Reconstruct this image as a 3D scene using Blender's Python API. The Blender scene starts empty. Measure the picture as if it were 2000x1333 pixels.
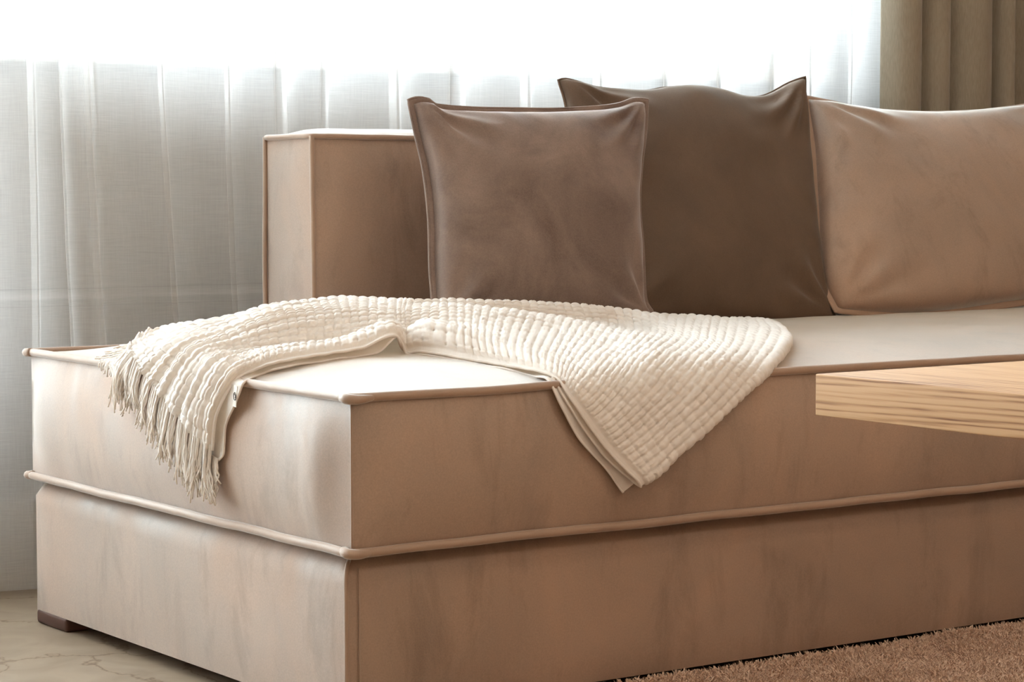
import bpy, bmesh, math, random
import numpy as np
from mathutils import Vector, Matrix

# ------------------------------------------------------------------ camera, sky, exposure
SC = bpy.context.scene
COL = SC.collection
random.seed(7)
RNG = np.random.default_rng(11)

cam_data = bpy.data.cameras.new('camera')
cam_data.sensor_width = 36.0
cam_data.sensor_fit = 'HORIZONTAL'
cam_data.lens = 4673.54 * 36.0 / 2000.0
cam_data.clip_start = 0.05
cam = bpy.data.objects.new('camera', cam_data)
COL.objects.link(cam)
cam.location = (-1.5866, -2.6185, 0.7252)
cam.rotation_euler = (math.pi / 2 - 0.0679, 0.0, -0.612)
SC.camera = cam

SKY_STRENGTH = 23.0
world = bpy.data.worlds.new('overcast_sky')
SC.world = world
world.use_nodes = True
wn = world.node_tree
wn.nodes['Background'].inputs[0].default_value = (0.865, 0.94, 1.0, 1)
wn.nodes['Background'].inputs[1].default_value = SKY_STRENGTH

WIN_X0, WIN_X1, WIN_Z0, WIN_Z1 = 0.12, 2.127, 0.972, 2.45
ADDED_DOOR_X0, ADDED_DOOR_X1, ADDED_DOOR_Z0 = -2.40, -0.02, 0.03  # unseen glazed door, added left of view to brighten the sofa's end face
WALL_Y = 1.50
def daylight_portal(x0, x1, z0, z1):
    pl = bpy.data.lights.new('window_daylight', 'AREA')
    pl.shape = 'RECTANGLE'
    pl.size = x1 - x0
    pl.size_y = z1 - z0
    pl.cycles.is_portal = True
    po = bpy.data.objects.new('window_daylight', pl)
    COL.objects.link(po)
    po.location = ((x0 + x1) / 2, WALL_Y + 0.02, (z0 + z1) / 2)
    po.rotation_euler = (-math.pi / 2, 0, 0)
daylight_portal(WIN_X0, WIN_X1, WIN_Z0, WIN_Z1)
daylight_portal(ADDED_DOOR_X0, ADDED_DOOR_X1, ADDED_DOOR_Z0 + .34, WIN_Z1)  # sky light through the added door's glass

def warm_fill(x, y, power, size=0.5):  # unseen warm fill added overhead to brighten the sofa front
    l = bpy.data.lights.new('added_fill_light', 'AREA')
    l.shape = 'DISK'
    l.size = size
    l.energy = power
    l.color = (1.0, 0.87, 0.72)
    o = bpy.data.objects.new('added_fill_light', l)
    COL.objects.link(o)
    o.location = (x, y, 2.55)
    return o
warm_fill(-1.0, -3.6, 22)
warm_fill(1.9, -3.7, 24)
warm_fill(0.4, -1.7, 10)  # added fill that reaches the rug past the table edge

vs = SC.view_settings
vs.view_transform = 'Standard'
vs.look = 'None'
vs.exposure = 0.0
vs.gamma = 1.0
vs.use_curve_mapping = False
SC.cycles.use_denoising = True
SC.cycles.max_bounces = 10
SC.cycles.diffuse_bounces = 6
SC.cycles.transparent_max_bounces = 24

# ------------------------------------------------------------------ helpers
def link(ob, parent=None):
    COL.objects.link(ob)
    if parent is not None:
        ob.parent = parent
    return ob

def tag(o, label=None, cat=None, group=None, kind=None):
    if label: o['label'] = label
    if cat: o['category'] = cat
    if group: o['group'] = group
    if kind: o['kind'] = kind
    return o

def empty(name, loc=(0, 0, 0)):
    o = bpy.data.objects.new(name, None)
    o.empty_display_size = 0.1
    COL.objects.link(o)
    o.location = loc
    return o

def mesh_obj(name, verts, faces, mat, parent=None, smooth=True, sharp=None, base=None):
    """Vertices in world space; the object's origin goes to its parent's base (or to base)."""
    v = np.asarray(verts, dtype=float)
    off = np.zeros(3)
    if base is not None:
        off = np.asarray(base, float)
    elif parent is not None:
        p = parent
        while p is not None:
            off = off + np.array(p.location)
            p = p.parent
    me = bpy.data.meshes.new(name)
    me.from_pydata((v - off).tolist(), [], faces if isinstance(faces, list) else faces.tolist())
    if smooth:
        me.polygons.foreach_set('use_smooth', [True] * len(me.polygons))
        if sharp: me.set_sharp_from_angle(angle=math.radians(sharp))
    me.materials.append(mat)
    me.update()
    o = bpy.data.objects.new(name, me)
    if base is not None and parent is None:
        o.location = base
    return link(o, parent)

def grid_faces(nu, nv, off=0, flip=False, wrap_v=False):
    i = np.arange(nu - 1)[:, None]
    j = np.arange(nv if wrap_v else nv - 1)[None, :]
    jn = (j + 1) % nv
    a = i * nv + j; b = (i + 1) * nv + j; c = (i + 1) * nv + jn; d = i * nv + jn
    f = np.stack([a, b, c, d], -1).reshape(-1, 4) + off
    return f[:, ::-1] if flip else f

def catmull(P, t):
    """P (n,...) control points, t in [0,n-1]."""
    P = np.asarray(P, float); n = len(P)
    ext = np.concatenate([2 * P[:1] - P[1:2], P, 2 * P[-1:] - P[-2:-1]])
    t = np.clip(np.asarray(t, float), 0, n - 1 - 1e-9)
    i = t.astype(int); f = (t - i).reshape((-1,) + (1,) * (P.ndim - 1))
    p0, p1, p2, p3 = ext[i], ext[i + 1], ext[i + 2], ext[i + 3]
    return 0.5 * ((2 * p1) + (-p0 + p2) * f + (2 * p0 - 5 * p1 + 4 * p2 - p3) * f ** 2 + (-p0 + 3 * p1 - 3 * p2 + p3) * f ** 3)

def resample(P, n, sub=12):
    d = catmull(P, np.linspace(0, len(P) - 1, (len(P) - 1) * sub + 1))
    s = np.concatenate([[0], np.cumsum(np.linalg.norm(np.diff(d, axis=0), axis=1))])
    q = np.linspace(0, s[-1], n)
    return np.stack([np.interp(q, s, d[:, k]) for k in range(d.shape[1])], 1)

def tube_arrays(P, r, n=8, closed=False, flat=None, normal=None, off=0):
    """Tube along P. flat=(a,b): ellipse radii along (side, normal)."""
    P = np.asarray(P, float); m = len(P)
    if closed:
        T = np.roll(P, -1, 0) - np.roll(P, 1, 0)
    else:
        T = np.gradient(P, axis=0)
    T /= np.linalg.norm(T, axis=1)[:, None] + 1e-12
    if normal is None:
        N = np.zeros_like(P)
        up = np.array([0, 0, 1.0]) if abs(T[0][2]) < 0.9 else np.array([1.0, 0, 0])
        nrm = up - T[0] * (up @ T[0]); nrm /= np.linalg.norm(nrm)
        for k in range(m):
            nrm = nrm - T[k] * (nrm @ T[k]); nrm /= np.linalg.norm(nrm) + 1e-12
            N[k] = nrm
    else:
        N = np.broadcast_to(np.asarray(normal, float), P.shape).copy()
        N -= T * (N * T).sum(1)[:, None]
        N /= np.linalg.norm(N, axis=1)[:, None] + 1e-12
    B = np.cross(T, N)
    R = np.broadcast_to(np.asarray(r, float), (m,))[:, None, None]
    fa, fb = flat if flat else (1.0, 1.0)
    an = np.linspace(0, 2 * math.pi, n, endpoint=False)
    V = P[:, None, :] + R * (fa * np.cos(an)[None, :, None] * B[:, None, :] + fb * np.sin(an)[None, :, None] * N[:, None, :])
    V = V.reshape(-1, 3)
    F = grid_faces(m, n, off, wrap_v=True)
    if closed:
        j = np.arange(n); jn = (j + 1) % n
        F = np.concatenate([F, np.stack([(m - 1) * n + j, j, jn, (m - 1) * n + jn], -1) + off])
        return V, F.tolist()
    F = F.tolist()
    F.append([off + k for k in range(n)])
    F.append([off + (m - 1) * n + k for k in range(n)][::-1])
    return V, F

def tube(name, P, r, mat, parent=None, n=8, closed=False, flat=None, normal=None, base=None):
    V, F = tube_arrays(P, r, n, closed, flat, normal)
    return mesh_obj(name, V, F, mat, parent, base=base)

def box_arrays(x0, x1, y0, y1, z0, z1, off=0):
    V = [(x, y, z) for x in (x0, x1) for y in (y0, y1) for z in (z0, z1)]
    F = [(0, 1, 3, 2), (4, 6, 7, 5), (0, 4, 5, 1), (2, 3, 7, 6), (0, 2, 6, 4), (1, 5, 7, 3)]
    return V, [tuple(i + off for i in f) for f in F]

def box(name, x0, x1, y0, y1, z0, z1, mat, parent=None, bevel=0.0, base=None):
    V, F = box_arrays(x0, x1, y0, y1, z0, z1)
    o = mesh_obj(name, V, F, mat, parent, smooth=False, base=base)
    bm = bmesh.new(); bm.from_mesh(o.data)
    bmesh.ops.recalc_face_normals(bm, faces=bm.faces)
    if bevel:
        bmesh.ops.bevel(bm, geom=list(bm.edges), offset=bevel, segments=3, affect='EDGES', profile=0.5)
        for f in bm.faces: f.smooth = True
    bm.to_mesh(o.data); bm.free()
    if bevel: o.data.set_sharp_from_angle(angle=math.radians(50))
    return o

class SineNoise:
    """Smooth pseudo noise: a sum of sine waves in random directions."""
    def __init__(self, seed, freq, n=7):
        r = np.random.default_rng(seed)
        d = r.normal(size=(n, 3)); d /= np.linalg.norm(d, axis=1)[:, None]
        self.k = d * freq * r.uniform(.6, 1.5, (n, 1)) * 2 * math.pi
        self.p = r.uniform(0, 2 * math.pi, n)
    def __call__(self, P):
        return np.sin(np.asarray(P) @ self.k.T + self.p).mean(-1)

# ------------------------------------------------------------------ materials
def nodes_of(name):
    m = bpy.data.materials.new(name); m.use_nodes = True
    t = m.node_tree
    return m, t, t.nodes, t.links, t.nodes['Principled BSDF']

def N(t, kind, **kw):
    n = t.nodes.new(kind)
    for k, v in kw.items():
        if k.startswith('in_'): n.inputs[k[3:].replace('_', ' ')].default_value = v
        else: setattr(n, k, v)
    return n

def ramp(t, stops):
    r = t.nodes.new('ShaderNodeValToRGB')
    e = r.color_ramp.elements
    while len(e) < len(stops): e.new(0.5)
    for s, (p, c) in zip(e, stops):
        s.position = p; s.color = (*c, 1)
    return r

def coords(t, scale=(1, 1, 1)):
    g = N(t, 'ShaderNodeNewGeometry')
    m = N(t, 'ShaderNodeMapping')
    m.inputs['Scale'].default_value = scale
    t.links.new(g.outputs['Position'], m.inputs['Vector'])
    return m.outputs['Vector']

def velvet(name, dark, light, sheen=0.6, sheen_rough=0.4, rough=0.6, spec=0.35, patch=5.0, streak=(1, 1, 0.7), bump=0.10, tint=(1, .97, .94), ior=1.5, grain=.3, stint=(1, 1, 1), scuff=.05):
    m, t, n, l, p = nodes_of(name)
    v = coords(t, streak)
    a = N(t, 'ShaderNodeTexNoise', in_Scale=patch, in_Detail=5.0, in_Roughness=.6, in_Distortion=.6)
    l.new(v, a.inputs['Vector'])
    v2 = coords(t)
    b = N(t, 'ShaderNodeTexNoise', in_Scale=420.0, in_Detail=2.0, in_Roughness=.6)
    l.new(v2, b.inputs['Vector'])
    mx = N(t, 'ShaderNodeMath', operation='MULTIPLY_ADD')
    l.new(b.outputs['Fac'], mx.inputs[0]); mx.inputs[1].default_value = grain
    l.new(a.outputs['Fac'], mx.inputs[2])
    r = ramp(t, [(.30 + .42 * grain, dark), (.70 + .58 * grain, light)])
    p.inputs['Specular Tint'].default_value = (*stint, 1)
    l.new(mx.outputs[0], r.inputs[0])
    sc = N(t, 'ShaderNodeTexNoise', in_Scale=1.0, in_Detail=6.0, in_Roughness=.7, in_Distortion=.5)
    l.new(coords(t, (16, 16, 5)), sc.inputs['Vector'])
    sr = ramp(t, [(.52, (1, 1, 1)), (.66, (1 - scuff,) * 3)])
    l.new(sc.outputs['Fac'], sr.inputs[0])
    mu = N(t, 'ShaderNodeMixRGB', blend_type='MULTIPLY'); mu.inputs[0].default_value = 1.0
    l.new(r.outputs[0], mu.inputs[1]); l.new(sr.outputs[0], mu.inputs[2])
    l.new(mu.outputs[0], p.inputs['Base Color'])
    sw = N(t, 'ShaderNodeMath', operation='MULTIPLY'); sw.inputs[1].default_value = spec
    l.new(sr.outputs[0], sw.inputs[0]); l.new(sw.outputs[0], p.inputs['Specular IOR Level'])
    p.inputs['Roughness'].default_value = rough
    p.inputs['IOR'].default_value = ior
    p.inputs['Sheen Weight'].default_value = sheen
    p.inputs['Sheen Roughness'].default_value = sheen_rough
    p.inputs['Sheen Tint'].default_value = (*tint, 1)
    rr = N(t, 'ShaderNodeMapRange'); rr.inputs['From Min'].default_value = .3; rr.inputs['From Max'].default_value = .7
    rr.inputs['To Min'].default_value = rough - .13; rr.inputs['To Max'].default_value = rough + .15
    l.new(a.outputs['Fac'], rr.inputs['Value']); l.new(rr.outputs[0], p.inputs['Roughness'])
    bp = N(t, 'ShaderNodeBump', in_Strength=bump, in_Distance=.002)
    c = N(t, 'ShaderNodeTexNoise', in_Scale=9.0, in_Detail=4.0)
    l.new(v2, c.inputs['Vector'])
    ad = N(t, 'ShaderNodeMath', operation='MULTIPLY_ADD')
    l.new(c.outputs['Fac'], ad.inputs[0]); ad.inputs[1].default_value = 2.5
    l.new(b.outputs['Fac'], ad.inputs[2])
    l.new(ad.outputs[0], bp.inputs['Height'])
    l.new(bp.outputs[0], p.inputs['Normal'])
    return m

def plain(name, color, rough=0.6, spec=0.4, vary=0.06, scale=30.0, bump=0.0):
    m, t, n, l, p = nodes_of(name)
    v = coords(t)
    a = N(t, 'ShaderNodeTexNoise', in_Scale=scale, in_Detail=4.0)
    l.new(v, a.inputs['Vector'])
    c = np.array(color)
    r = ramp(t, [(.3, tuple(c * (1 - vary))), (.7, tuple(np.minimum(c * (1 + vary), 1)))])
    l.new(a.outputs['Fac'], r.inputs[0]); l.new(r.outputs[0], p.inputs['Base Color'])
    p.inputs['Roughness'].default_value = rough
    p.inputs['Specular IOR Level'].default_value = spec
    if bump:
        bp = N(t, 'ShaderNodeBump', in_Strength=bump, in_Distance=.002)
        l.new(a.outputs['Fac'], bp.inputs['Height']); l.new(bp.outputs[0], p.inputs['Normal'])
    return m

M = {}
M['sofa'] = velvet('tan_velvet', (.225, .124, .072), (.385, .224, .138), sheen=1.0, sheen_rough=.35, rough=.70, spec=1.0, ior=1.8, tint=(.93, .98, .96), grain=.5, bump=.06, stint=(.87, .955, .945), scuff=.16)
M['piping'] = velvet('tan_velvet_piping', (.30, .175, .11), (.35, .21, .135), sheen=.6, rough=.65, spec=1.0, ior=1.6, tint=(.94, .98, .96), stint=(.86, .955, .92))
M['taupe'] = velvet('taupe_velvet', (.125, .080, .061), (.275, .195, .153), sheen=.42, rough=.7, spec=.3, patch=7, streak=(1, 1, 1), bump=.12, tint=(1, .95, .93))
M['brown'] = velvet('dark_brown_velvet', (.098, .062, .040), (.145, .094, .062), sheen=.15, rough=.75, spec=.25, patch=7, streak=(1, 1, 1), bump=.1, tint=(1, .95, .85))
M['brown_lining'] = plain('grey_brown_seam_cloth', (.13, .10, .085))
M['foot'] = plain('dark_walnut', (.085, .042, .030), rough=.6, spec=.2)
M['wall'] = plain('warm_plaster', (.58, .465, .365), rough=.85, spec=.2, vary=.02, scale=12)
M['wall_back'] = plain('grey_plaster', (.45, .43, .40), rough=.85, spec=.2, vary=.02, scale=12)
M['paving'] = plain('pale_balcony_concrete', (.42, .41, .39), rough=.9, spec=.2, scale=5)
M['ceiling'] = plain('white_ceiling_paint', (.80, .77, .73), rough=.9, spec=.2, vary=.01)
M['frame'] = plain('white_window_frame', (.75, .75, .74), rough=.35, vary=.01)
M['stitch'] = plain('pale_sewing_thread', (.62, .46, .33))

def throw_material():
    m, t, n, l, p = nodes_of('cream_cotton')
    v = coords(t)
    a = N(t, 'ShaderNodeTexNoise', in_Scale=60.0, in_Detail=3.0)
    l.new(v, a.inputs['Vector'])
    r = ramp(t, [(.3, (.85, .785, .715)), (.7, (.905, .85, .79))])
    l.new(a.outputs['Fac'], r.inputs[0]); l.new(r.outputs[0], p.inputs['Base Color'])
    p.inputs['Roughness'].default_value = .85
    p.inputs['Specular IOR Level'].default_value = .2
    p.inputs['Sheen Weight'].default_value = .25
    p.inputs['Sheen Roughness'].default_value = .5
    out = n['Material Output']
    tl = N(t, 'ShaderNodeBsdfTranslucent'); tl.inputs['Color'].default_value = (.85, .70, .53, 1)
    ms = N(t, 'ShaderNodeMixShader'); ms.inputs[0].default_value = .22
    l.new(p.outputs[0], ms.inputs[1]); l.new(tl.outputs[0], ms.inputs[2]); l.new(ms.outputs[0], out.inputs['Surface'])
    f = N(t, 'ShaderNodeTexNoise', in_Scale=900.0, in_Detail=1.0)
    l.new(v, f.inputs['Vector'])
    bp = N(t, 'ShaderNodeBump', in_Strength=.25, in_Distance=.001)
    l.new(f.outputs['Fac'], bp.inputs['Height']); l.new(bp.outputs[0], p.inputs['Normal'])
    return m
M['throw'] = throw_material()

def sheer_material():
    m, t, n, l, p = nodes_of('white_sheer_linen')
    out = n['Material Output']
    n.remove(p)
    v = coords(t, (22, 22, 900))          # slubs run along the cloth
    a = N(t, 'ShaderNodeTexNoise', in_Scale=1.0, in_Detail=3.0, in_Roughness=.7)
    l.new(v, a.inputs['Vector'])
    v3 = coords(t, (700, 700, 14))
    b = N(t, 'ShaderNodeTexNoise', in_Scale=1.0, in_Detail=2.0)
    l.new(v3, b.inputs['Vector'])
    # woven stripes across the lower part
    g = N(t, 'ShaderNodeNewGeometry'); sp = N(t, 'ShaderNodeSeparateXYZ')
    l.new(g.outputs['Position'], sp.inputs[0])
    st = ramp(t, [(0, (0, 0, 0)), (.1, (0, 0, 0))])
    e = st.color_ramp.elements
    while len(e) < 10: e.new(.5)
    for s, (q, c) in zip(e, [(0, .5), (.18, .5), (.20, .85), (.22, .5), (.42, .5), (.50, .10), (.58, .10), (.80, .5), (.83, .85), (.86, .5)]):
        s.position = q; s.color = (c, c, c, 1)
    mr = N(t, 'ShaderNodeMapRange'); mr.inputs['From Min'].default_value = .4917; mr.inputs['From Max'].default_value = .5403
    l.new(sp.outputs['Z'], mr.inputs['Value']); l.new(mr.outputs[0], st.inputs[0])
    # open weave = transparent share
    s1 = N(t, 'ShaderNodeMath', operation='MULTIPLY_ADD'); l.new(a.outputs['Fac'], s1.inputs[0]); s1.inputs[1].default_value = .22; s1.inputs[2].default_value = .42
    s2 = N(t, 'ShaderNodeMath', operation='MULTIPLY_ADD'); l.new(b.outputs['Fac'], s2.inputs[0]); s2.inputs[1].default_value = .12; l.new(s1.outputs[0], s2.inputs[2])
    s3 = N(t, 'ShaderNodeMath', operation='MULTIPLY_ADD'); l.new(st.outputs[0], s3.inputs[0]); s3.inputs[1].default_value = .22; l.new(s2.outputs[0], s3.inputs[2])
    s4 = N(t, 'ShaderNodeMath', operation='SUBTRACT', use_clamp=True); l.new(s3.outputs[0], s4.inputs[0]); s4.inputs[1].default_value = .11
    dif = N(t, 'ShaderNodeBsdfDiffuse'); dif.inputs['Color'].default_value = (.82, .81, .79, 1)
    trl = N(t, 'ShaderNodeBsdfTranslucent'); trl.inputs['Color'].default_value = (.86, .86, .85, 1)
    mix = N(t, 'ShaderNodeMixShader'); mix.inputs[0].default_value = .70
    l.new(dif.outputs[0], mix.inputs[1]); l.new(trl.outputs[0], mix.inputs[2])
    tr = N(t, 'ShaderNodeBsdfTransparent')
    mm = N(t, 'ShaderNodeMixShader')
    lw = N(t, 'ShaderNodeLayerWeight', in_Blend=.5)
    c1 = N(t, 'ShaderNodeMath', operation='SUBTRACT'); c1.inputs[0].default_value = 1.0; l.new(lw.outputs['Facing'], c1.inputs[1])
    c2 = N(t, 'ShaderNodeMath', operation='MAXIMUM'); l.new(c1.outputs[0], c2.inputs[0]); c2.inputs[1].default_value = .08
    c3 = N(t, 'ShaderNodeMath', operation='DIVIDE'); c3.inputs[0].default_value = .85; l.new(c2.outputs[0], c3.inputs[1])
    c4 = N(t, 'ShaderNodeMath', operation='POWER'); l.new(s4.outputs[0], c4.inputs[0]); l.new(c3.outputs[0], c4.inputs[1])
    hz = N(t, 'ShaderNodeBsdfRefraction'); hz.inputs['IOR'].default_value = 1.16; hz.inputs['Roughness'].default_value = .62
    th = N(t, 'ShaderNodeMixShader'); th.inputs[0].default_value = .12
    l.new(tr.outputs[0], th.inputs[1]); l.new(hz.outputs[0], th.inputs[2])
    l.new(c4.outputs[0], mm.inputs[0]); l.new(mix.outputs[0], mm.inputs[1]); l.new(th.outputs[0], mm.inputs[2])
    l.new(mm.outputs[0], out.inputs['Surface'])
    return m
M['sheer'] = sheer_material()

def hem_material():
    m, t, n, l, p = nodes_of('folded_linen_hem')
    out = n['Material Output']; n.remove(p)
    a = N(t, 'ShaderNodeTexNoise', in_Scale=1.0, in_Detail=2.0); l.new(coords(t, (30, 30, 700)), a.inputs['Vector'])
    r = ramp(t, [(.3, (.76, .74, .71)), (.7, (.84, .83, .81))]); l.new(a.outputs['Fac'], r.inputs[0])
    d = N(t, 'ShaderNodeBsdfDiffuse'); tl = N(t, 'ShaderNodeBsdfTranslucent'); tr = N(t, 'ShaderNodeBsdfTransparent')
    l.new(r.outputs[0], d.inputs[0]); l.new(r.outputs[0], tl.inputs[0])
    m1 = N(t, 'ShaderNodeMixShader'); m1.inputs[0].default_value = .6; l.new(d.outputs[0], m1.inputs[1]); l.new(tl.outputs[0], m1.inputs[2])
    m2 = N(t, 'ShaderNodeMixShader'); m2.inputs[0].default_value = .25; l.new(m1.outputs[0], m2.inputs[1]); l.new(tr.outputs[0], m2.inputs[2])
    l.new(m2.outputs[0], out.inputs['Surface'])
    return m
M['sheer_hem'] = hem_material()

def drape_material():
    m, t, n, l, p = nodes_of('olive_brown_drape')
    v = coords(t, (400, 400, 60))
    a = N(t, 'ShaderNodeTexNoise', in_Scale=1.0, in_Detail=2.0)
    l.new(v, a.inputs['Vector'])
    r = ramp(t, [(.3, (.255, .212, .152)), (.7, (.315, .265, .195))])
    l.new(a.outputs['Fac'], r.inputs[0]); l.new(r.outputs[0], p.inputs['Base Color'])
    p.inputs['Roughness'].default_value = .8
    p.inputs['Sheen Weight'].default_value = .2
    return m
M['drape'] = drape_material()

def oak_material():
    m, t, n, l, p = nodes_of('pale_oak')
    v = coords(t, (42, 2.2, 42))
    a = N(t, 'ShaderNodeTexNoise', in_Scale=1.0, in_Detail=3.0, in_Distortion=.5)
    l.new(v, a.inputs['Vector'])
    w = N(t, 'ShaderNodeTexWave', wave_type='BANDS', bands_direction='DIAGONAL', in_Scale=92.0, in_Distortion=4.0, in_Detail=3.0, in_Detail_Scale=1.5)
    v2 = coords(t, (.55, .025, 1.0))
    l.new(v2, w.inputs['Vector'])
    f = N(t, 'ShaderNodeTexNoise', in_Scale=1.0, in_Detail=3.0)
    v3 = coords(t, (500, 12, 500)); l.new(v3, f.inputs['Vector'])
    mx = N(t, 'ShaderNodeMath', operation='MULTIPLY_ADD'); l.new(w.outputs['Fac'], mx.inputs[0]); mx.inputs[1].default_value = .45; l.new(a.outputs['Fac'], mx.inputs[2])
    my = N(t, 'ShaderNodeMath', operation='MULTIPLY_ADD'); l.new(f.outputs['Fac'], my.inputs[0]); my.inputs[1].default_value = .5; l.new(mx.outputs[0], my.inputs[2])
    r = ramp(t, [(.50, (.15, .062, .026)), (.78, (.40, .225, .108)), (1.0, (.46, .28, .145))])
    l.new(my.outputs[0], r.inputs[0]); l.new(r.outputs[0], p.inputs['Base Color'])
    p.inputs['Roughness'].default_value = .65
    p.inputs['Specular IOR Level'].default_value = .15
    bp = N(t, 'ShaderNodeBump', in_Strength=.15, in_Distance=.001)
    l.new(my.outputs[0], bp.inputs['Height']); l.new(bp.outputs[0], p.inputs['Normal'])
    return m
M['oak'] = oak_material()

def marble_material():
    m, t, n, l, p = nodes_of('cream_marble')
    v = coords(t)
    d = N(t, 'ShaderNodeTexNoise', in_Scale=3.0, in_Detail=6.0, in_Roughness=.65)
    l.new(v, d.inputs['Vector'])
    mv = N(t, 'ShaderNodeMixRGB', blend_type='ADD'); mv.inputs[0].default_value = .28
    l.new(v, mv.inputs[1]); l.new(d.outputs['Color'], mv.inputs[2])
    vo = N(t, 'ShaderNodeTexVoronoi', feature='DISTANCE_TO_EDGE', in_Scale=3.6)
    l.new(mv.outputs[0], vo.inputs['Vector'])
    vr = ramp(t, [(0, (.30, .20, .13)), (.006, (.62, .52, .41)), (.018, (1, 1, 1))])
    l.new(vo.outputs['Distance'], vr.inputs[0])
    b = N(t, 'ShaderNodeTexNoise', in_Scale=7.0, in_Detail=6.0, in_Distortion=1.5)
    l.new(v, b.inputs['Vector'])
    br = ramp(t, [(.3, (.225, .165, .112)), (.7, (.315, .243, .174))])
    l.new(b.outputs['Fac'], br.inputs[0])
    mu = N(t, 'ShaderNodeMixRGB', blend_type='MULTIPLY'); mu.inputs[0].default_value = .75
    l.new(br.outputs[0], mu.inputs[1]); l.new(vr.outputs[0], mu.inputs[2])
    l.new(mu.outputs[0], p.inputs['Base Color'])
    p.inputs['Roughness'].default_value = .45
    p.inputs['Specular IOR Level'].default_value = .3
    return m
M['marble'] = marble_material()
M['rug'] = velvet('tan_rug_pile', (.67, .475, .35), (.81, .60, .46), sheen=.3, patch=16, streak=(1, 1, 1))

def glass_material():
    m, t, n, l, p = nodes_of('clear_window_glass')
    out = n['Material Output']; n.remove(p)
    tr = N(t, 'ShaderNodeBsdfTransparent'); tr.inputs[0].default_value = (.96, .98, .98, 1)
    gl = N(t, 'ShaderNodeBsdfGlossy'); gl.inputs['Roughness'].default_value = .02
    fr = N(t, 'ShaderNodeFresnel'); fr.inputs[0].default_value = 1.3
    mx = N(t, 'ShaderNodeMixShader')
    l.new(fr.outputs[0], mx.inputs[0]); l.new(tr.outputs[0], mx.inputs[1]); l.new(gl.outputs[0], mx.inputs[2])
    l.new(mx.outputs[0], out.inputs['Surface'])
    return m
M['glass'] = glass_material()

# ------------------------------------------------------------------ the room
RX0, RX1, RY0, RZ1 = -3.3, 3.5, -4.3, 2.6
def structure(name, arrays, mat, parent=None):
    V, F = [], []
    for a in arrays:
        v, f = box_arrays(*a, off=len(V)); V += v; F += f
    o = mesh_obj(name, V, F, mat, parent, smooth=False)
    bm = bmesh.new(); bm.from_mesh(o.data); bmesh.ops.recalc_face_normals(bm, faces=bm.faces); bm.to_mesh(o.data); bm.free()
    if parent is None: o['kind'] = 'structure'
    return o
structure('floor', [(RX0 - .1, RX1 + .1, RY0 - .1, WALL_Y + .25, -.1, 0)], M['marble'])
structure('ceiling', [(RX0 - .1, RX1 + .1, RY0 - .1, WALL_Y + .25, RZ1, RZ1 + .1)], M['ceiling'])
WT = .22
WB = (WALL_Y, WALL_Y + WT)
structure('wall_back', [(ADDED_DOOR_X1, RX1 + .1, *WB, 0, WIN_Z0), (RX0 - .1, RX1 + .1, *WB, WIN_Z1, RZ1), (ADDED_DOOR_X1, WIN_X0, *WB, WIN_Z0, WIN_Z1),
                        (RX0 - .1, ADDED_DOOR_X0, *WB, 0, WIN_Z1), (ADDED_DOOR_X0, ADDED_DOOR_X1, *WB, 0, ADDED_DOOR_Z0), (WIN_X1, RX1 + .1, *WB, WIN_Z0, WIN_Z1)], M['wall_back'])
structure('ground', [(-6, 7, WALL_Y + WT + .03, 7.5, -.25, -.05)], M['paving'])
structure('wall_left', [(RX0 - .1, RX0, RY0, WALL_Y, 0, RZ1)], M['wall'])
structure('wall_right', [(RX1, RX1 + .1, RY0, WALL_Y, 0, RZ1)], M['wall'])
structure('wall_front', [(RX0, RX1, RY0 - .1, RY0, 0, RZ1)], M['wall'])
win = empty('window_1', (0, WALL_Y, 0)); win['kind'] = 'structure'
fy0, fy1 = WALL_Y + .10, WALL_Y + .16
mull = [WIN_X0 + (WIN_X1 - WIN_X0) * k / 2 for k in range(3)]
for k, (a, b) in enumerate([(WIN_X0, WIN_X0 + .05), (WIN_X1 - .05, WIN_X1)]):
    box('frame', a, b, fy0, fy1, WIN_Z0, WIN_Z1, M['frame'], win, .004)
for a, b in [(WIN_Z0, WIN_Z0 + .05), (WIN_Z1 - .05, WIN_Z1)]:
    box('frame', WIN_X0 + .05, WIN_X1 - .05, fy0, fy1, a, b, M['frame'], win, .004)
for xm in mull[1:-1]:
    box('mullion', xm - .03, xm + .03, fy0, fy1, WIN_Z0 + .05, WIN_Z1 - .05, M['frame'], win, .004)
for k in range(2):
    box('pane', mull[k] + .03, mull[k + 1] - .03, WALL_Y + .125, WALL_Y + .131, WIN_Z0 + .05, WIN_Z1 - .05, M['glass'], win)
box('window_sill', WIN_X0 - .05, WIN_X1 + .05, WALL_Y - .05, WALL_Y + .10, WIN_Z0 - .035, WIN_Z0 + .006, M['frame'], win, .005)

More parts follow.
